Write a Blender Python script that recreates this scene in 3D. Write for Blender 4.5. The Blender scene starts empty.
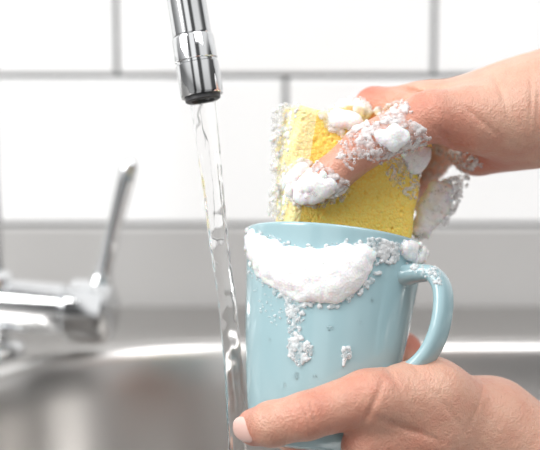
import bpy, math, random
import numpy as np
from mathutils import Vector, Matrix
from mathutils.bvhtree import BVHTree

random.seed(4); rng=np.random.default_rng(4)
U=0.0005           # one modelling unit = 0.5 mm
TH=math.radians(8) # camera looks down by 8 degrees
H0=1.0             # height of the modelling origin above floor (m)
CT,ST=math.cos(TH),math.sin(TH)
sc=bpy.context.scene
sc.view_settings.view_transform='Standard'
sc.view_settings.look='None'

# ---------- frames ----------
def C(px,py,d):
    k=(1500+d)/1500.0
    return np.array([(px-270)*k, d, (225-py)*k])
def c2w(p):
    p=np.asarray(p,dtype=float)
    x,y,z=p[...,0],p[...,1],p[...,2]
    return np.stack([x*U,(y*CT+z*ST)*U,(z*CT-y*ST)*U+H0],axis=-1)
def W(x,y,z): return Vector((x*U,y*U,z*U+H0))
def onY(px,py,Y):
    """world modelling coords of sight line at world depth Y (modelling units)"""
    dx,dz=(px-270)/1500.0,(225-py)/1500.0
    dirv=np.array([dx, CT+dz*ST, dz*CT-ST])
    cam=np.array([0,-1500*CT,1500*ST])
    t=(Y-cam[1])/dirv[1]
    return cam+dirv*t

# ---------- mesh utils ----------
def mk(name,verts,faces,mat=None,parent=None,smooth=True):
    me=bpy.data.meshes.new(name)
    me.from_pydata([tuple(v) for v in verts],[],[tuple(int(i) for i in f) for f in faces])
    me.update()
    if smooth: me.polygons.foreach_set('use_smooth',[True]*len(me.polygons))
    ob=bpy.data.objects.new(name,me); sc.collection.objects.link(ob)
    if mat: me.materials.append(mat)
    if parent: ob.parent=parent
    return ob

def nets(v,o,h):
    s=v<0
    n=s.astype(np.int8)
    c=[n[i:v.shape[0]-1+i, j:v.shape[1]-1+j, k:v.shape[2]-1+k] for i in (0,1) for j in (0,1) for k in (0,1)]
    tot=sum(a.astype(np.int16) for a in c)
    act=np.argwhere((tot>0)&(tot<8))
    M=len(act)
    idx=-np.ones([q-1 for q in v.shape],dtype=np.int64)
    idx[act[:,0],act[:,1],act[:,2]]=np.arange(M)
    off=np.array([(i,j,k) for i in (0,1) for j in (0,1) for k in (0,1)])
    vals=np.stack([v[act[:,0]+f[0],act[:,1]+f[1],act[:,2]+f[2]] for f in off],1)
    pos=np.zeros((M,3)); cnt=np.zeros(M)
    for a in range(8):
        for b in range(a+1,8):
            if np.abs(off[a]-off[b]).sum()!=1: continue
            va,vb=vals[:,a],vals[:,b]
            m=(va<0)!=(vb<0)
            t=np.where(m,va/np.where(m,va-vb,1),0)
            p=off[a]+t[:,None]*(off[b]-off[a])
            pos+=np.where(m[:,None],p,0); cnt+=m
    pos=act+pos/cnt[:,None]
    verts=np.asarray(o)+pos*h
    faces=[]
    for ax in range(3):
        s0=[slice(None)]*3; s1=[slice(None)]*3
        s0[ax]=slice(0,-1); s1[ax]=slice(1,None)
        A=s[tuple(s0)];B=s[tuple(s1)]
        e=np.argwhere(A!=B)
        u,w=(ax+1)%3,(ax+2)%3
        ok=(e[:,u]>0)&(e[:,w]>0)&(e[:,u]<v.shape[u]-1)&(e[:,w]<v.shape[w]-1)
        e=e[ok]
        ins=A[e[:,0],e[:,1],e[:,2]]
        def g(du,dw):
            q=e.copy(); q[:,u]-=du; q[:,w]-=dw
            return idx[q[:,0],q[:,1],q[:,2]]
        quad=np.stack([g(1,1),g(0,1),g(0,0),g(1,0)],1)
        quad=np.where(ins[:,None],quad,quad[:,::-1])
        faces.append(quad)
    return verts,np.concatenate(faces)

def smin(a,b,k):
    hh=np.maximum(k-np.abs(a-b),0)/k
    return np.minimum(a,b)-hh*hh*k*0.25

class Grid:
    def __init__(s,lo,hi,h):
        s.lo=np.array(lo,float); s.h=h
        s.n=np.ceil((np.array(hi)-s.lo)/h).astype(int)+1
        s.v=np.full(s.n,100.0,np.float32)
        s.ax=[(s.lo[i]+np.arange(s.n[i])*h).astype(np.float32) for i in range(3)]
    def sub(s,a,b):
        i0=np.clip(np.floor((np.array(a)-s.lo)/s.h).astype(int),0,s.n)
        i1=np.clip(np.ceil((np.array(b)-s.lo)/s.h).astype(int)+1,0,s.n)
        sl=tuple(slice(i0[i],i1[i]) for i in range(3))
        X=s.ax[0][sl[0]][:,None,None];Y=s.ax[1][sl[1]][None,:,None];Z=s.ax[2][sl[2]][None,None,:]
        return sl,X,Y,Z
    def cone(s,a,b,ra,rb,k,V=None,pad=26):
        V=s.v if V is None else V
        a=np.array(a,float);b=np.array(b,float);m=max(ra,rb)+pad
        sl,X,Y,Z=s.sub(np.minimum(a,b)-m,np.maximum(a,b)+m)
        if V[sl].size==0: return
        ab=b-a; L=max(float(ab@ab),1e-6)
        t=np.clip(((X-a[0])*ab[0]+(Y-a[1])*ab[1]+(Z-a[2])*ab[2])/L,0,1)
        d=np.sqrt((X-a[0]-t*ab[0])**2+(Y-a[1]-t*ab[1])**2+(Z-a[2]-t*ab[2])**2)-(ra+(rb-ra)*t)
        V[sl]=smin(V[sl],d,k)
    def ball(s,c,r,k,pad=4):
        c=np.array(c,float)
        sl,X,Y,Z=s.sub(c-r-pad,c+r+pad)
        if s.v[sl].size==0: return
        d=np.sqrt((X-c[0])**2+(Y-c[1])**2+(Z-c[2])**2)-r
        s.v[sl]=smin(s.v[sl],d,k)
    def hole(s,c,r):
        c=np.array(c,float)
        sl,X,Y,Z=s.sub(c-r-2,c+r+2)
        if s.v[sl].size==0: return
        d=np.sqrt((X-c[0])**2+(Y-c[1])**2+(Z-c[2])**2)-r
        s.v[sl]=np.maximum(s.v[sl],-d)

# ---------- materials ----------
def newmat(name):
    m=bpy.data.materials.new(name); m.use_nodes=True
    nt=m.node_tree; return m,nt,nt.nodes['Principled BSDF']
def simple(name,col,rough=.5,metal=0,**kw):
    m,nt,b=newmat(name)
    b.inputs['Base Color'].default_value=(*col,1); b.inputs['Roughness'].default_value=rough
    b.inputs['Metallic'].default_value=metal
    for k,v in kw.items(): b.inputs[k.replace('_',' ')].default_value=v
    return m
def bump(nt,b,scale,strength,dist=.0005,kind='NOISE',detail=3):
    tc=nt.nodes.new('ShaderNodeTexCoord')
    t=nt.nodes.new('ShaderNodeTexNoise' if kind=='NOISE' else 'ShaderNodeTexVoronoi')
    t.inputs['Scale'].default_value=scale
    if kind=='NOISE': t.inputs['Detail'].default_value=detail
    nt.links.new(tc.outputs['Object'],t.inputs['Vector'])
    bp=nt.nodes.new('ShaderNodeBump'); bp.inputs['Strength'].default_value=strength; bp.inputs['Distance'].default_value=dist
    nt.links.new(t.outputs[0],bp.inputs['Height'])
    nt.links.new(bp.outputs[0],b.inputs['Normal'])
    return t,tc,bp

m_tile=simple('tile_glaze',(.94,.945,.95),.18)
m_grout=simple('grout',(.12,.125,.13),.9)
m_up=simple('upstand',(.52,.515,.51),.45,.2)
m_chrome=simple('chrome',(.74,.75,.76),.07,1)
m_dark=simple('aerator',(.05,.05,.055),.4)
m_mug=simple('mug_glaze',(.36,.53,.575),.08)
m_mug.node_tree.nodes['Principled BSDF'].inputs['Coat Weight'].default_value=.4
m_steel,nt,b=newmat('brushed_steel')
b.inputs['Base Color'].default_value=(.60,.585,.57,1);b.inputs['Metallic'].default_value=1;b.inputs['Roughness'].default_value=.28
t,tc,bp=bump(nt,b,900,.06,.0003)
mp=nt.nodes.new('ShaderNodeMapping');mp.inputs['Scale'].default_value=(.06,1,1)
nt.links.new(tc.outputs['Object'],mp.inputs[0]);nt.links.new(mp.outputs[0],t.inputs['Vector'])

m_skin,nt,b=newmat('skin')
at=nt.nodes.new('ShaderNodeAttribute');at.attribute_name='red'
mix=nt.nodes.new('ShaderNodeMix');mix.data_type='RGBA'
mix.inputs[6].default_value=(.68,.405,.30,1);mix.inputs[7].default_value=(.58,.20,.135,1)
tc=nt.nodes.new('ShaderNodeTexCoord')
nz=nt.nodes.new('ShaderNodeTexNoise');nz.inputs['Scale'].default_value=110;nz.inputs['Detail'].default_value=5
nt.links.new(tc.outputs['Object'],nz.inputs['Vector'])
mm=nt.nodes.new('ShaderNodeMath');mm.operation='MULTIPLY_ADD';mm.inputs[1].default_value=.9;mm.inputs[2].default_value=-.33
nt.links.new(nz.outputs[0],mm.inputs[0])
ad=nt.nodes.new('ShaderNodeMath');ad.operation='ADD';ad.use_clamp=True
nt.links.new(at.outputs['Fac'],ad.inputs[0]);nt.links.new(mm.outputs[0],ad.inputs[1])
nt.links.new(ad.outputs[0],mix.inputs[0]);nt.links.new(mix.outputs[2],b.inputs['Base Color'])
b.inputs['Roughness'].default_value=.38
b.inputs['Subsurface Weight'].default_value=.12;b.inputs['Subsurface Scale'].default_value=.003
b.inputs['Subsurface Radius'].default_value=(1,.35,.2)
vo=nt.nodes.new('ShaderNodeTexVoronoi');vo.inputs['Scale'].default_value=1000
nz2=nt.nodes.new('ShaderNodeTexNoise');nz2.inputs['Scale'].default_value=300;nz2.inputs['Detail'].default_value=6
nt.links.new(tc.outputs['Object'],vo.inputs['Vector']);nt.links.new(tc.outputs['Object'],nz2.inputs['Vector'])
a2=nt.nodes.new('ShaderNodeMath');a2.operation='MULTIPLY_ADD';a2.inputs[1].default_value=.35
nt.links.new(vo.outputs[0],a2.inputs[0]);nt.links.new(nz2.outputs[0],a2.inputs[2])
bp=nt.nodes.new('ShaderNodeBump');bp.inputs['Strength'].default_value=.6;bp.inputs['Distance'].default_value=.0011
nt.links.new(a2.outputs[0],bp.inputs['Height']);nt.links.new(bp.outputs[0],b.inputs['Normal'])

m_nail=simple('nail',(.76,.50,.44),.15)
def foammat(name,film):
    m,nt,b=newmat(name)
    b.inputs['Roughness'].default_value=.2
    b.inputs['Subsurface Weight'].default_value=.4;b.inputs['Subsurface Scale'].default_value=.004
    t,tc,bp=bump(nt,b,850,.4,.0005,'VOR')
    cr=nt.nodes.new('ShaderNodeValToRGB')
    cr.color_ramp.elements[0].color=(.97,.97,.975,1);cr.color_ramp.elements[0].position=.25
    cr.color_ramp.elements[1].color=(.85,.86,.875,1);cr.color_ramp.elements[1].position=.85
    nt.links.new(t.outputs[0],cr.inputs[0]);nt.links.new(cr.outputs[0],b.inputs['Base Color'])
    if film:
        n2=nt.nodes.new('ShaderNodeTexNoise');n2.inputs['Scale'].default_value=200;n2.inputs['Detail'].default_value=2
        nt.links.new(tc.outputs['Object'],n2.inputs['Vector'])
        mr=nt.nodes.new('ShaderNodeMapRange');mr.inputs[1].default_value=.38;mr.inputs[2].default_value=.62
        mr.inputs[3].default_value=.25;mr.inputs[4].default_value=.9
        nt.links.new(n2.outputs[0],mr.inputs[0]);nt.links.new(mr.outputs[0],b.inputs['Alpha'])
        b.inputs['Subsurface Weight'].default_value=0
        # a little forward scattering so the lather stays bright in its folds
        b.inputs['Transmission Weight'].default_value=.15;b.inputs['IOR'].default_value=1.1
    return m
m_foam=foammat('foam',False)
m_film=foammat('foam_film',True)
def spongemat(name,c1,c2):
    m,nt,b=newmat(name)
    t,tc,bp=bump(nt,b,900,.5,.0008,'VOR')
    cr=nt.nodes.new('ShaderNodeValToRGB')
    cr.color_ramp.elements[0].color=(*c1,1);cr.color_ramp.elements[0].position=.1
    cr.color_ramp.elements[1].color=(*c2,1);cr.color_ramp.elements[1].position=.8
    nt.links.new(t.outputs[0],cr.inputs[0]);nt.links.new(cr.outputs[0],b.inputs['Base Color'])
    b.inputs['Roughness'].default_value=.6
    b.inputs['Subsurface Weight'].default_value=.3;b.inputs['Subsurface Scale'].default_value=.004
    return m
m_sponge=spongemat('sponge',(1.0,.80,.23),(1.0,.67,.11))
m_spale=spongemat('sponge_wet_edge',(.96,.86,.50),(.94,.80,.36))
m_water=simple('water',(1,1,1),.03,0,Transmission_Weight=1,IOR=1.33)
def bubmat(name,dw):
    m_bub,nt,b=newmat(name)
    nt.nodes.remove(b)
    tr=nt.nodes.new('ShaderNodeBsdfTransparent');gl=nt.nodes.new('ShaderNodeBsdfGlossy');gl.inputs['Roughness'].default_value=.08
    df=nt.nodes.new('ShaderNodeBsdfDiffuse');df.inputs[0].default_value=(.98,.98,.99,1)
    m0=nt.nodes.new('ShaderNodeMixShader');m0.inputs[0].default_value=dw
    nt.links.new(gl.outputs[0],m0.inputs[1]);nt.links.new(df.outputs[0],m0.inputs[2])
    lw=nt.nodes.new('ShaderNodeLayerWeight');lw.inputs[0].default_value=.5
    ms=nt.nodes.new('ShaderNodeMixShader')
    nt.links.new(lw.outputs['Facing'],ms.inputs[0]);nt.links.new(tr.outputs[0],ms.inputs[1]);nt.links.new(m0.outputs[0],ms.inputs[2])
    nt.links.new(ms.outputs[0],nt.nodes['Material Output'].inputs[0])
    return m_bub
m_bub=bubmat('bubble',.85)
m_cloth,nt,b=newmat('white_cotton');b.inputs['Base Color'].default_value=(.85,.85,.86,1);b.inputs['Roughness'].default_value=.9
bump(nt,b,1500,.3,.0003)

# ---------- wall ----------
WY=700
def box(x0,x1,y0,y1,z0,z1,bv=0):
    pts=[(x0,y1,z0),(x1,y1,z0),(x1,y1,z1),(x0,y1,z1),
         (x0,y0+bv,z0),(x1,y0+bv,z0),(x1,y0+bv,z1),(x0,y0+bv,z1),
         (x0+bv,y0,z0+bv),(x1-bv,y0,z0+bv),(x1-bv,y0,z1-bv),(x0+bv,y0,z1-bv)]
    f=[(0,3,2,1),(8,9,10,11)]
    for i in range(4):
        j=(i+1)%4
        f.append((i,j,4+j,4+i)); f.append((4+i,4+j,8+j,8+i))
    return [W(*p) for p in pts],f
V=[];F=[]
def addto(vf):
    o=len(V);V.extend(vf[0]);F.extend([tuple(i+o for i in f) for f in vf[1]])
TW=458;RH=218;g=3.6
for r in range(0,8):
    z0=-98+r*RH
    off=23 if r%2==0 else -221
    for c in range(-5,6):
        addto(box(off+c*TW+g,off+(c+1)*TW-g,WY-8,WY+4,z0+g,z0+RH-g,3))
wall=mk('wall_back',V,F,m_tile,smooth=False)
V2,F2=box(-2600,2600,WY-1,WY+60,-1900,1900,0)
gw=mk('grout_bed',V2,F2,m_grout,wall,False)
V=[];F=[]
addto(box(-2300,2300,WY-14,WY+2,-222,-100,4))
mk('trim_upstand',V,F,m_up,smooth=False)

# ---------- sink ----------
LZ=-218
def rrect(cx,cy,hx,hy,r,n=24):
    pts=[]
    for q,(sx,sy) in enumerate([(1,1),(-1,1),(-1,-1),(1,-1)]):
        for i in range(n+1):
            a=math.pi/2*(q+i/n)
            pts.append((cx+sx*(hx-r)+r*math.cos(a),cy+sy*(hy-r)+r*math.sin(a)))
    return pts
cx,cy,hx,hy,R=330,0,690,425,300
def loop(inset,z,rr=None): 
    r=max(R-inset if rr is None else rr,10)
    return [(x,y,z) for x,y in rrect(cx,cy,hx-inset,hy-inset,r)]
outer=[(x,y,LZ) for x,y in rrect(cx,cy,hx+60,hy+60,R+60)]
big=[]
for (x,y) in rrect(cx,cy,hx+60,hy+60,R+60):
    dx,dy=x-cx,y-cy
    X0,X1,Y0,Y1=-2300,2300,-760,WY-12
    t=min([( (X1-cx)/dx if dx>1e-6 else 1e9),((X0-cx)/dx if dx<-1e-6 else 1e9),((Y1-cy)/dy if dy>1e-6 else 1e9),((Y0-cy)/dy if dy<-1e-6 else 1e9)])
    big.append((cx+dx*t,cy+dy*t,LZ))
loops=[[(x,y,LZ-60) for x,y,z in big],big,outer,loop(-30,LZ+0),loop(-22,LZ+5),loop(-12,LZ+7),loop(-3,LZ+4),loop(4,LZ-6),loop(9,LZ-20),loop(16,LZ-60),loop(30,LZ-180),loop(45,LZ-260),loop(65,LZ-300),loop(100,LZ-322),loop(160,LZ-330),loop(300,LZ-336,120),loop(370,LZ-338,45),]
V=[];F=[];n=len(big)
for L in loops: V.extend(W(*p) for p in L)
for i in range(len(loops)-1):
    for j in range(n):
        k=(j+1)%n
        F.append((i*n+j,i*n+k,(i+1)*n+k,(i+1)*n+j))
F.append(tuple((len(loops)-1)*n+j for j in range(n)))
sink=mk('kitchen_sink',V,F,m_steel)
def tube(path,radii,nseg=32,cap=True):
    path=[Vector(p) for p in path];V=[];F=[]
    up=None
    for i,p in enumerate(path):
        a=path[max(i-1,0)];b_=path[min(i+1,len(path)-1)]
        t=(b_-a)
        if t.length<1e-9: t=Vector((0,0,1))
        t.normalize()
        if up is None:
            up=t.orthogonal().normalized()
        else:
            up=(up-t*up.dot(t)).normalized()
        s=t.cross(up)
        for j in range(nseg):
            an=2*math.pi*j/nseg
            V.append(p+(up*math.cos(an)+s*math.sin(an))*radii[i])
    for i in range(len(path)-1):
        for j in range(nseg):
            k=(j+1)%nseg
            F.append((i*nseg+j,i*nseg+k,(i+1)*nseg+k,(i+1)*nseg+j))
    if cap:
        F.append(tuple(range(nseg))[::-1]);F.append(tuple((len(path)-1)*nseg+j for j in range(nseg)))
    return V,F
def lathe_axis(name,a,d,prof,mat,parent=None,nseg=48):
    a=Vector(a);d=Vector(d).normalized()
    o=d.orthogonal().normalized();s=d.cross(o);V=[];F=[]
    for t,r in prof:
        c=a+d*t
        for j in range(nseg):
            an=2*math.pi*j/nseg
            V.append(W(*(c+(o*math.cos(an)+s*math.sin(an))*max(r,.01))))
    for i in range(len(prof)-1):
        for j in range(nseg):
            k=(j+1)%nseg
            F.append((i*nseg+j,i*nseg+k,(i+1)*nseg+k,(i+1)*nseg+j))
    ob=mk(name,V,F,mat,parent)
    md=ob.modifiers.new('es','EDGE_SPLIT');md.split_angle=math.radians(35)
    return ob
lathe_axis('drain_strainer',(cx,cy,LZ-338),(0,0,1),[(0,0),(0,84),(5,84),(7,78),(2,60),(1,20),(6,16),(7,0)],m_chrome,sink)

# ---------- faucet ----------
FX,FY=-358,392
noz=onY(203,100,-6); noz=Vector(noz)
hd=Vector((noz.x-FX,noz.y-FY,0));D=hd.length;hd.normalize()
tilt=math.radians(16.4);L=350
Rg=(D-math.sin(tilt)*L)/(1+math.cos(tilt))
zc=noz.z-math.sin(tilt)*Rg+math.cos(tilt)*L
path=[]
bz=onY(0,303,FY)[2]
for i in range(8): path.append(Vector((FX,FY,bz+(zc-bz)*i/8)))
for i in range(41):
    a=math.pi-(math.pi-tilt)*i/40
    u=Rg+Rg*math.cos(a);path.append(Vector((FX,FY,0))+hd*u+Vector((0,0,zc+Rg*math.sin(a))))
nd=(hd*math.sin(tilt)+Vector((0,0,-math.cos(tilt)))).normalized()
e=noz-nd*62
for i in range(1,7): path.append(path[-1].lerp(e,i/6.0) if i<6 else e)
faucet=mk('kitchen_faucet',*tube([W(*p) for p in path],[19.5*U]*len(path),48),m_chrome)
lathe_axis('spout_head',noz-nd*64,nd,[(0,19),(0,20.3),(2,21),(24,21.3),(25,20.2),(27,20.2),(28,21.3),(58,21.3),(60,20.5),(60,18)],m_chrome,faucet)
lathe_axis('aerator',noz-nd*5,nd,[(0,17.5),(5,17.5),(6,16),(6,12),(3,11),(3,0)],m_dark,faucet)
lathe_axis('column',(FX,FY,LZ-1),(0,0,1),[(0,0),(0,44),(8,44),(12,40),(14,30),(14,27),(bz-LZ-40,27),(bz-LZ-32,32),(bz-LZ+34,32),(bz-LZ+40,28),(bz-LZ+44,20)],m_chrome,faucet)
ax=Vector((1,-.22,-.04)).normalized()
lathe_axis('valve_body',(FX,FY,bz),ax,[(0,0),(0,32),(102,32),(104,28),(108,28),(110,36),(114,40),(150,40),(160,38),(166,28),(168,0)],m_chrome,faucet)
lv0=Vector((FX,FY,bz))+ax*140
top=onY(131,158,FY-30);top=Vector(top)
ld=(top-lv0)
lp=[lv0+ld*t for t in (0,.15,.2,.3,.6,.85,.95,.985,1.0)]
lever=mk('lever',*tube([W(*p) for p in lp],[r*U for r in (17,17,14,9.5,9.5,11,11,8.5,3)],24),m_chrome,faucet)

# ---------- water ----------
pts=[(203,98,13.5),(205,115,12.8),(209,150,11.5),(214,200,10.2),(220,250,9.4),(226.5,300,8.8),(232,350,8.6),(236,400,8.4),(238.5,450,8.4),(240,520,8.5),(240,600,9)]
xs=np.array([p[1] for p in pts],float)
V=[];F=[];ns=36;rows=360
for i in range(rows):
    py=98+(600-98)*i/(rows-1)
    px=np.interp(py,xs,[p[0] for p in pts]);r=np.interp(py,xs,[p[2] for p in pts])
    dd=-8-22*(py-98)/500
    c=C(px,py,dd)
    for j in range(ns):
        an=2*math.pi*j/ns
        am=min(1,(py-98)/60)
        rr=r*(1+am*(.08*math.sin(2*an+py*.02)+.07*math.sin(3*an-py*.018+1)+.03*math.sin(py*.07+an)+.05*math.sin(5*an+py*.012)+.035*math.sin(8*an-py*.01)+.02*math.sin(py*.31+2*an)))
        V.append(c2w(c+np.array([math.cos(an)*rr,math.sin(an)*rr,0])))
for i in range(rows-1):
    for j in range(ns):
        k=(j+1)%ns;F.append((i*ns+j,(i+1)*ns+j,(i+1)*ns+k,i*ns+k))
F.append(tuple(range(ns)));F.append(tuple((rows-1)*ns+j for j in range(ns))[::-1])
water=mk('water_stream',V,F,m_water)

# ---------- mug ----------
HM=210
up=np.array([.113,.156,.98]);up/=np.linalg.norm(up)
topc=C(336,240,10);botc=topc-up*HM
phi=math.radians(36)
hx_=np.array([math.cos(phi),-math.sin(phi),0]);hx_-=up*(hx_@up);hx_/=np.linalg.norm(hx_)
hy_=np.cross(up,hx_)
def mugp(x,y,z): return botc+hx_*x+hy_*y+up*z
outp=[(0,3),(40,3),(46,0),(52,0),(57,4),(64,14),(68,28),(72,48),(76,75),(80,105),(83,135),(86,165),(88.5,190),(90,201),(91,208),(90.6,210.4),(89,211.4),(87,211),(85.6,209),(84.5,201),(82.5,188),(80,163),(77,133),(73.5,103),(69,70),(64,40),(56,20),(40,12),(0,10)]
def cat(P,m):
    P=[np.array(p,float) for p in P];o=[]
    for i in range(len(P)-1):
        p0=P[max(i-1,0)];p1=P[i];p2=P[i+1];p3=P[min(i+2,len(P)-1)]
        for k in range(m):
            t=k/m
            o.append(.5*((2*p1)+(-p0+p2)*t+(2*p0-5*p1+4*p2-p3)*t*t+(-p0+3*p1-3*p2+p3)*t**3))
    o.append(P[-1]);return o
prof=cat(outp,3);ns=128
V=[];F=[]
for r,z in prof:
    for j in range(ns):
        an=2*math.pi*j/ns;V.append(c2w(mugp(max(r,.01)*math.cos(an),max(r,.01)*math.sin(an),z)))
for i in range(len(prof)-1):
    for j in range(ns):
        k=(j+1)%ns;F.append((i*ns+j,i*ns+k,(i+1)*ns+k,(i+1)*ns+j))
mug=mk('coffee_mug',V,F,m_mug)
hp=cat([(74,174,20,14),(86,176,15,10.5),(100,178,13.5,8.5),(116,177,13,7.8),(127,164,13,7.6),(130,143,13,7.6),(127,120,13,7.6),(118,100,13,7.8),(105,86,13.5,8.5),(92,76,15,10.5),(70,70,20,14)],6)
V=[];F=[];hs=28
for i,p in enumerate(hp):
    a=hp[max(i-1,0)];b_=hp[min(i+1,len(hp)-1)]
    t=np.array([b_[0]-a[0],b_[1]-a[1]]);t/=np.linalg.norm(t);nn=np.array([-t[1],t[0]])
    for j in range(hs):
        an=2*math.pi*j/hs
        cw=math.copysign(abs(math.cos(an))**.8,math.cos(an))*p[2]; ct=math.copysign(abs(math.sin(an))**.8,math.sin(an))*p[3]
        V.append(c2w(mugp(p[0]+nn[0]*ct,cw,p[1]+nn[1]*ct)))
for i in range(len(hp)-1):
    for j in range(hs):
        k=(j+1)%hs;F.append((i*hs+j,(i+1)*hs+j,(i+1)*hs+k,i*hs+k))
handle=mk('handle',V,F,m_mug,mug)

# ---------- sponge ----------
scn=C(346,193,-4);hw=(65,34,78)
g=Grid(scn-120,scn+120,1.4)
ro=math.radians(9);yw=math.radians(13)
def sploc(X,Y,Z):
    x1=X*math.cos(ro)-Z*math.sin(ro);z1=X*math.sin(ro)+Z*math.cos(ro)
    x2=x1*math.cos(yw)+Y*math.sin(yw);y2=-x1*math.sin(yw)+Y*math.cos(yw)
    return x2,y2,z1
X=g.ax[0][:,None,None]-scn[0];Y=g.ax[1][None,:,None]-scn[1];Z=g.ax[2][None,None,:]-scn[2]
x2,y2,z1=sploc(X,Y,Z)
x2=x2*(1-.0012*z1)
z2=np.where(z1>0,z1+0.11*(x2+61),z1+0.11*(x2+61)*np.clip(1+z1/60,0,1))
y2=y2+3*np.sin(x2/26+.6)
x2=x2+2.2*np.sin(z1/17)+1.2*np.sin(z1/7+y2/9)
z2=z2+1.6*np.sin(x2/11)
rd=7
q=[np.abs(x2)-hw[0]+rd,np.abs(y2)-hw[1]+rd,np.abs(z2)-hw[2]+rd]
d=np.sqrt(sum(np.maximum(a,0)**2 for a in q))+np.minimum(np.maximum(np.maximum(q[0],q[1]),q[2]),0)-rd
g.v[:]=d.astype(np.float32)
def press(g,a,b,r,k=10):
    gg=np.full(g.v.shape,100.0,np.float32);g.cone(a,b,r,r,.01,V=gg,pad=40)
    aa=-gg;h_=np.maximum(k-np.abs(g.v-aa),0)/k
    g.v[:]=np.maximum(g.v,aa)+h_*h_*k*.25
th=[(505,120,-22,36),(430,116,-58,25),(366,146,-68,20.5),(331,176,-60,18.5),(309,191,-54,14.5)]
press(g,C(*th[2][:3]),C(*th[3][:3]),17);press(g,C(*th[3][:3]),C(*th[4][:3]),14.5);press(g,C(*th[1][:3]),C(*th[2][:3]),20)
surf=np.argwhere(np.abs(g.v)<1.2)
pick=surf[rng.choice(len(surf),4500)]
for p in pick: g.hole(g.lo+p*g.h+rng.normal(0,.4,3),rng.uniform(.6,1.1) if rng.random()<.88 else rng.uniform(1,2.0)) 
v,f=nets(g.v,g.lo,g.h)
sponge=mk('sponge',c2w(v),f,m_sponge)
sponge.data.materials.append(m_spale)
lx=sploc(*(v-scn).T)[0]
fx=lx[f].mean(1);sponge.data.polygons.foreach_set('material_index',(fx<-50).astype(np.int32))

# ---------- hands ----------
def nail(parent,c,nrm,axis,r,w,l,name='nail'):
    nrm=np.array(nrm,float);nrm/=np.linalg.norm(nrm)
    axis=np.array(axis,float);axis-=nrm*(axis@nrm);axis/=np.linalg.norm(axis);side=np.cross(nrm,axis)
    V=[];F=[];N=14
    for i in range(N+1):
        rr=i/N
        for j in range(24):
            an=2*math.pi*j/24
            a=math.copysign(abs(math.cos(an))**.75,math.cos(an))*rr*w;b_=math.copysign(abs(math.sin(an))**.75,math.sin(an))*rr*l
            ang=a/r
            V.append(c2w(c+side*math.sin(ang)*r+nrm*(math.cos(ang)*r+.6-1.2*(rr**6)-(.0035*b_*b_))+axis*b_))
    for i in range(N):
        for j in range(24):
            k=(j+1)%24;F.append((i*24+j,(i+1)*24+j,(i+1)*24+k,i*24+k))
    return mk(name,V,F,m_nail,parent)

def hand(lo,hi,palm,fingers,reds,creases,nails,step=1.6,pk=26,wk=12):
    g=Grid(lo,hi,step)
    for a,b_ in palm: g.cone(C(*a[:3]),C(*b_[:3]),a[3],b_[3],pk,pad=44)
    FV=np.full(g.v.shape,100.0,np.float32)
    for fg in fingers:
        T=np.full(g.v.shape,100.0,np.float32)
        for a,b_ in zip(fg[:-1],fg[1:]): g.cone(C(*a[:3]),C(*b_[:3]),a[3],b_[3],5,V=T)
        FV=smin(FV,T,2.5)
    g.v=smin(g.v,FV,wk)
    for (c,axis,amp,wd,rad) in creases:
        c=C(*c);axis=np.array(axis,float);axis/=np.linalg.norm(axis)
        sl,X,Y,Z=g.sub(c-rad*2,c+rad*2)
        dx,dy,dz=X-c[0],Y-c[1],Z-c[2]
        tt=dx*axis[0]+dy*axis[1]+dz*axis[2]
        g.v[sl]+=(amp*np.exp(-(tt/wd)**2)*np.exp(-(dx*dx+dy*dy+dz*dz)/(rad*rad))).astype(np.float32)
    v,f=nets(g.v,g.lo,g.h)
    ob=mk('human_hand',c2w(v),f,m_skin)
    red=np.zeros(len(v))
    for (c,rad,am) in reds:
        c=C(*c);red+=am*np.exp(-((v-c)**2).sum(1)/(rad*rad))
    a=ob.data.attributes.new('red','FLOAT','POINT');a.data.foreach_set('value',np.clip(red,0,1).astype(np.float32))
    for nl in nails:
        nail(ob,C(*nl[0]),nl[1],nl[2],nl[3],nl[4],nl[5])
    return ob

# upper (right) hand
up_palm=[((545,106,15,51),(720,62,30,66)),((515,108,10,42),(545,106,15,51)),
 ((515,106,0,34),(425,104,-5,20)),((515,104,25,34),(423,103,30,20)),((515,112,45,34),(430,116,62,20)),((515,122,55,34),(446,136,88,19)),
 ((520,118,-10,38),(470,122,-34,31)),((520,128,20,38),(478,145,40,32))]
up_f=[
 th,
 [(430,104,-5,21),(374,106,28,19),(352,138,54,16),(345,170,52,14)],
 [(428,104,30,21),(385,116,82,18),(366,156,84,16),(360,186,66,14)],
 [(436,118,62,20),(405,142,112,17),(388,180,104,15),(380,202,82,13.5)],
 [(452,140,88,19),(432,165,120,15.5),(414,190,112,13.5),(404,206,92,12.5)]]
up_red=[((366,144,-85),30,.6),((425,105,-75),30,.5),((374,93,25),30,.9),((311,190,-60),28,.9),((480,170,0),40,.9),((450,145,-60),34,.7)]
ax_t=C(331,176,-60)-C(366,146,-68)
up_cr=[((366,146,-87),ax_t,1.8,1.8,14),((373,141,-87),ax_t,1.5,1.6,13),((359,151,-85),ax_t,1.4,1.6,13),
 ((428,100,-76),(1,0,.4),1.6,3,18),((463,148,-58),(.6,0,1),4.2,3.8,36),((500,92,-45),(1,0,.2),1.4,3,30),((480,120,-66),(.8,0,1),1.8,2.6,26),((410,90,-22),(.4,0,1),5,3.5,30),((530,100,-45),(1,0,-.1),1.3,2.2,34),((537,104,-45),(1,0,-.1),1.1,2,34)]
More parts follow.
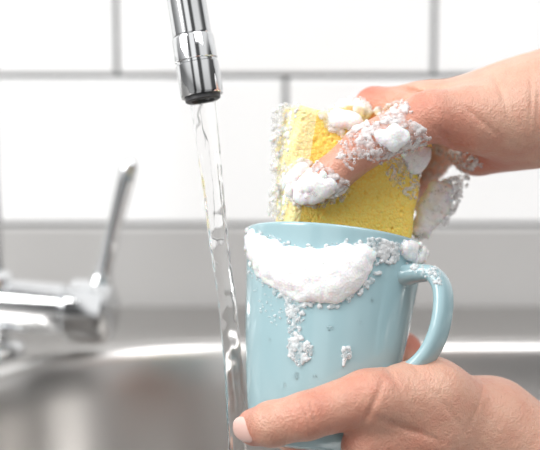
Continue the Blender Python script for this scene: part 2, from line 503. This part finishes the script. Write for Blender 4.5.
nd_=[((316,186,-57),(-.25,-1,.35),(-1,0,-.8),15.5,11,14),
 ((347,164,52),(-.4,.9,.1),(0,0,-1),14,9.5,11),((361,180,70),(-.2,1,.1),(0,0,-1),14,9.5,11),((382,198,86),(0,1,.1),(0,0,-1),13,9,10),((406,203,96),(.2,1,.1),(0,0,-1),12,8,9)]
h1=hand(C(280,225,0)+[-10,-140,-20],C(640,20,0)+[0,190,30],up_palm,up_f,up_red,up_cr,nd_)

# lower (left) hand
lo_palm=[((492,428,-12,47),(640,540,20,66)),
 ((485,428,-15,42),(430,398,-60,34)),((430,398,-60,34),(380,400,-96,25)),
 ((485,432,0,40),(425,425,14,22)),((485,442,10,40),(412,450,34,22)),((485,450,5,40),(402,474,22,22)),((480,455,-5,40),(400,492,-8,22)),
 ((470,440,-20,38),(425,440,-40,34)),((430,436,-62,30),(362,446,-92,20))]
lth=[(420,398,-66,32),(366,398,-100,26),(306,416,-116,22),(272,424,-102,21),(255,427,-84,18)]
lo_f=[lth,
 [(428,418,16,22),(404,350,62,17.5),(352,352,86,16),(310,358,84,14)],
 [(415,446,34,22),(388,402,92,18),(338,398,94,16),(298,404,80,14)],
 [(405,472,24,21),(362,468,66,17.5),(318,452,74,15.5),(288,438,62,13.5)],
 [(402,490,-8,20),(350,486,30,16),(316,480,46,14),(290,474,44,12.5)]]
lo_red=[((306,410,-136),28,.5),((252,430,-90),26,.9),((366,380,-115),30,.4),((410,345,62),34,1.0),((400,446,-70),40,.7),((470,380,-40),30,.3),((340,430,-110),26,.5)]
axl=C(306,416,-116)-C(366,398,-100)
lo_cr=[((306,412,-138),axl,1.8,1.7,15),((313,410,-138),axl,1.5,1.6,14),((299,415,-137),axl,1.4,1.6,14),((372,406,-124),(1,0,-.5),2.0,3,24),((400,425,-100),(.4,0,1),2.6,3.4,34),((440,400,-90),(1,0,.8),1.4,3,30),((392,376,-92),(.9,0,.5),1.6,3,22),((470,415,-58),(1,0,-.5),1.2,2.4,32)]
ln=[((257,427,-86),(-.85,-.62,-.1),(-.6,.8,0),19,13,15),
 ((316,358,84),(0,1,.1),(-1,0,0),14,9.5,11),((304,403,82),(0,1,.1),(-1,.2,0),14,9.5,11),((292,440,64),(-.3,1,-.3),(-1,0,.3),13,9,10),((294,475,45),(0,.6,-1),(-1,0,0),12,8,9)]
h2=hand(C(230,560,0)+[0,-180,-10],C(620,320,0)+[0,170,0],lo_palm,lo_f,lo_red,lo_cr,ln)

# sleeves
def sleeve(c0,dirv,r0,r1,L,parent=None):
    a=np.array(c0);d=np.array(dirv,float);d/=np.linalg.norm(d)
    o=np.cross(d,[0,0,1]);o/=np.linalg.norm(o);s=np.cross(d,o);V=[];F=[];n=64
    prof=[(6,r0-5),(0,r0-4),(-2,r0-1),(0,r0+1),(30,r0+1.5),(34,r0),(38,r0+2)]+[(38+(L-38)*i/14,r0+2+(r1-r0)*i/14+(2.5*math.sin(i*1.7))) for i in range(1,15)]
    for t,r in prof:
        for j in range(n):
            an=2*math.pi*j/n;rr=r+(1.8*math.sin(5*an+t*.06) if t>40 else .5*math.sin(3*an))
            V.append(c2w(a+d*t+(o*math.cos(an)+s*math.sin(an))*rr))
    for i in range(len(prof)-1):
        for j in range(n):
            k=(j+1)%n;F.append((i*n+j,i*n+k,(i+1)*n+k,(i+1)*n+j))
    return mk('shirt_sleeve',V,F,m_cloth)
fd=C(640,540,20)-C(492,428,-12)
sleeve(C(524,450,-4),fd+np.array([10,0,0]),64,90,320)
fd2=C(720,62,30)-C(545,106,15)
sleeve(C(625,86,22),fd2,68,95,320)

# ---------- foam ----------
def bv(ob):
    me=ob.data;return BVHTree.FromPolygons([v.co.copy() for v in me.vertices],[tuple(p.vertices) for p in me.polygons])
T={'mug':bv(mug),'handle':bv(handle),'sponge':bv(sponge),'h1':bv(h1),'h2':bv(h2)}
camw=Vector(c2w(np.array([0,-1500,0])))
def w2c(w):
    x=w[0]/U;y=w[1]/U;z=(w[2]-H0)/U
    return np.array([x,y*CT-z*ST,y*ST+z*CT])
def hit(px,py,keys):
    dr=(Vector(c2w(C(px,py,0)))-camw).normalized();best=None
    for k in keys:
        r=T[k].ray_cast(camw,dr)
        if r[0] is not None and (best is None or r[3]<best[1]): best=(r[0],r[3])
    return None if best is None else w2c(best[0])
def inpoly(x,y,P):
    c=False;j=len(P)-1
    for i in range(len(P)):
        if (P[i][1]>y)!=(P[j][1]>y) and x<(P[j][0]-P[i][0])*(y-P[i][1])/(P[j][1]-P[i][1])+P[i][0]: c=not c
        j=i
    return c
def edged(x,y,P):
    m=1e9
    for i in range(len(P)):
        a=np.array(P[i-1],float);b_=np.array(P[i],float);p=np.array([x,y]);t=np.clip((p-a)@(b_-a)/max((b_-a)@(b_-a),1e-6),0,1)
        m=min(m,np.linalg.norm(p-a-t*(b_-a)))
    return m
fg=Grid(C(225,380,0)+[0,-150,0],C(500,75,0)+[0,80,10],1.15)
fm=Grid(C(225,380,0)+[0,-150,0],C(500,75,0)+[0,80,10],1.1)
bub=[]
def region(P,keys,n,rmax,fall=None,rmin=1.8,bubbles=40,br=(.6,1.8),sm=.35,film=0,fr=(1.2,2.2)):
    """foam balls (n), thin film balls and clear bubbles inside outline P on the surfaces in keys"""
    xs_=[p[0] for p in P];ys_=[p[1] for p in P];c=0;tries=0;tot=n+bubbles+film
    while c<tot and tries<tot*30:
        tries+=1
        x=random.uniform(min(xs_),max(xs_));y=random.uniform(min(ys_),max(ys_))
        if not inpoly(x,y,P): continue
        e=edged(x,y,P)
        h_=hit(x,y,keys)
        if h_ is None:
            if fall is None: continue
            h_=C(x,y,fall+random.uniform(-6,6))
        th_=min(rmax,rmin+e*.5)
        if c<n:
            if random.random()<sm: fg.ball(h_+np.array([0,-th_*.75,0]),random.uniform(1.2,2.4),2.5)
            else: fg.ball(h_,th_*random.uniform(.8,1),5,pad=5)
        elif c<n+film:
            fm.ball(h_+np.array([0,-random.uniform(0,1.2),0]),random.uniform(*fr),1.8,pad=2.5)
        else:
            rb=br[0]+(br[1]-br[0])*random.random()**2
            bub.append((h_+np.array([0,-(th_ if n>0 else (2 if film else 0))*random.uniform(.6,1.05)-rb*.3,0]),rb))
        c+=1
# on mug
region([(244,226),(262,236),(290,247),(320,251),(345,246),(366,246),(376,254),(370,270),(358,288),(338,301),(318,303),(298,299),(274,287),(254,271),(244,254)],['mug'],580,8,bubbles=300)
region([(244,221),(262,231),(290,243),(320,246),(345,240),(375,238),(388,250),(380,274),(364,294),(342,308),(318,308),(296,305),(268,292),(248,276),(242,256)],['mug'],0,2,film=420,bubbles=120)
region([(284,292),(308,300),(303,322),(298,340),(288,335)],['mug'],0,2,film=110,bubbles=60,fr=(.9,1.7))
region([(288,338),(300,335),(313,346),(311,362),(298,366),(288,356)],['mug'],0,1.8,film=120,bubbles=60,fr=(.9,1.6))
region([(341,347),(351,346),(350,358),(343,366)],['mug'],0,1.5,film=34,bubbles=16,fr=(.9,1.6))
region([(252,285),(262,292),(285,300),(280,330),(262,318)],['mug'],0,1.5,film=8,bubbles=30,br=(.5,1.2),fr=(.8,1.2))
region([(372,238),(404,244),(396,264),(376,262)],['mug','handle'],0,3.5,film=130,bubbles=90)
region([(405,240),(430,246),(440,264),(415,262),(400,254)],['mug','handle'],60,4.5,film=110,bubbles=110)
region([(404,262),(440,268),(442,285),(425,280)],['mug','handle'],0,2,film=24,bubbles=50)
# thumb tip and band
region([(284,175),(300,164),(316,168),(340,184),(340,194),(322,203),(298,203),(286,194)],['h1','sponge'],120,5,bubbles=150)
region([(280,172),(298,158),(318,162),(350,182),(348,198),(322,208),(298,207),(282,196)],['h1','sponge'],0,4.5,film=330,bubbles=160)
region([(356,128),(376,120),(398,112),(424,128),(436,146),(474,154),(484,166),(440,184),(418,176),(396,162),(376,164),(360,158)],['h1','sponge'],0,2,film=620,bubbles=380)
region([(336,140),(358,128),(364,156),(352,170),(336,160)],['h1','sponge'],0,2,film=40,bubbles=90)
region([(400,150),(430,150),(438,166),(412,172)],['h1','sponge'],80,5,bubbles=90)
region([(376,134),(396,124),(410,138),(392,152)],['h1','sponge'],60,4,bubbles=60)
region([(326,112),(340,100),(356,98),(366,108),(362,122),(348,130),(334,126)],['h1','sponge'],100,5,fall=0,bubbles=120)
region([(318,112),(336,95),(356,92),(372,106),(368,124),(348,138),(328,130)],['h1','sponge'],0,4.5,fall=None,film=240,bubbles=160)
region([(374,110),(404,99),(414,112),(384,124)],['h1','sponge'],0,4.5,film=120,bubbles=90)
region([(272,112),(283,102),(300,104),(292,130),(287,160),(289,200),(284,221),(268,217),(271,180),(271,140)],['sponge'],50,3,fall=-10,film=260,bubbles=300)
region([(424,170),(440,172),(452,190),(448,212),(434,228),(428,240),(412,238),(418,205)],['h1','sponge'],150,6,fall=20,film=120,bubbles=260)
region([(376,156),(420,168),(420,205),(396,190)],['sponge'],0,2,film=50,bubbles=90)
region([(440,178),(472,174),(464,192),(454,212),(444,228),(438,215)],['h1'],0,1.5,fall=25,film=160,bubbles=160,br=(.5,2.2))
v,f=nets(fg.v,fg.lo,fg.h)
foam=mk('soap_foam',c2w(v),f,m_foam)
v,f=nets(fm.v,fm.lo,fm.h)
mk('foam_film',c2w(v),f,m_film,foam)
import bmesh
V=[];F=[]
bm=bmesh.new();bmesh.ops.create_icosphere(bm,subdivisions=2,radius=1)
iv=np.array([q.co[:] for q in bm.verts]);iff=[[q.index for q in p.verts] for p in bm.faces];bm.free()
for c,r in bub:
    o=len(V);V.extend(c2w(c+iv*r));F.extend([[i+o for i in q] for q in iff])
mk('bubbles',V,F,m_bub,foam)
# drops on mug
V=[];F=[]
def drop(px,py,rx,ry,seed=0):
    h_=hit(px,py,['mug'])
    if h_ is None:return
    o=len(V)
    for q in iv:
        a=math.atan2(q[2],q[0]);k=1+.15*math.sin(3*a+seed)
        V.append(c2w(h_+np.array([q[0]*rx*k,q[1]*1.3,q[2]*ry*k])))
    F.extend([[i+o for i in q] for q in iff])
for dd in [(330,328,3,2.5,1),(297,376,2.5,4,0),(270,340,1.6,1.8,0),(315,376,1.6,1.8,3),(360,322,1.6,1.6,0),(285,385,1.6,2,1),(372,300,1.6,2.4,2)]: drop(*dd)
mk('water_drops',V,F,m_water,foam)

# ---------- light ----------
w=bpy.data.worlds.new('world');sc.world=w;w.use_nodes=True;nt=w.node_tree
bg=nt.nodes['Background']
tc=nt.nodes.new('ShaderNodeTexCoord');sp=nt.nodes.new('ShaderNodeSeparateXYZ')
nt.links.new(tc.outputs['Generated'],sp.inputs[0])
def ramp(stops):
    cr=nt.nodes.new('ShaderNodeValToRGB');els=cr.color_ramp.elements
    els[0].position=stops[0][0];els[0].color=(stops[0][1],)*3+(1,)
    els[1].position=stops[-1][0];els[1].color=(stops[-1][1],)*3+(1,)
    for p,c in stops[1:-1]:
        e=els.new(p);e.color=(c,c,c,1)
    return cr
def mrange(s):
    mr=nt.nodes.new('ShaderNodeMapRange');mr.inputs[1].default_value=-1;mr.inputs[2].default_value=1
    nt.links.new(s,mr.inputs[0]);return mr.outputs[0]
r1=ramp([(0,.25),(.42,.35),(.5,.3),(.56,.7),(.7,1.0),(1,1.0)]);nt.links.new(mrange(sp.outputs['Z']),r1.inputs[0])
r2=ramp([(0,.5),(.08,1),(.2,1),(.24,.12),(.30,.12),(.34,1),(.5,1),(.54,.1),(.66,.08),(.72,.8),(.9,.8),(.95,.1),(1,.1)]);nt.links.new(mrange(sp.outputs['X']),r2.inputs[0])  # dark bands added to the world so the chrome has stripes to reflect
mx=nt.nodes.new('ShaderNodeMix');mx.data_type='RGBA';mx.blend_type='MULTIPLY';mx.inputs[0].default_value=1
nt.links.new(r1.outputs[0],mx.inputs[6]);nt.links.new(r2.outputs[0],mx.inputs[7]);nt.links.new(mx.outputs[2],bg.inputs[0])
bg.inputs[1].default_value=1.15
def area(name,loc,tgt,size,en,col=(1,1,1)):
    l=bpy.data.lights.new(name,'AREA');l.size=size;l.energy=en;l.color=col
    o=bpy.data.objects.new(name,l);sc.collection.objects.link(o);o.location=loc
    o.rotation_euler=(Vector(tgt)-Vector(loc)).to_track_quat('-Z','Y').to_euler()
area('window_light',(-1.2,-.6,1.9),(0,0,1),.9,21,(1,.99,.97))
area('ceiling_light',(.4,-.5,2.2),(0,.35,1.1),.8,11)

# ---------- camera ----------
cd=bpy.data.cameras.new('camera');co=bpy.data.objects.new('camera',cd);sc.collection.objects.link(co)
co.location=camw;co.rotation_euler=(math.pi/2-TH,0,0)
cd.sensor_width=36;cd.lens=100;cd.clip_start=.01
cd.dof.use_dof=True;cd.dof.focus_distance=.71;cd.dof.aperture_fstop=6.0
sc.camera=co
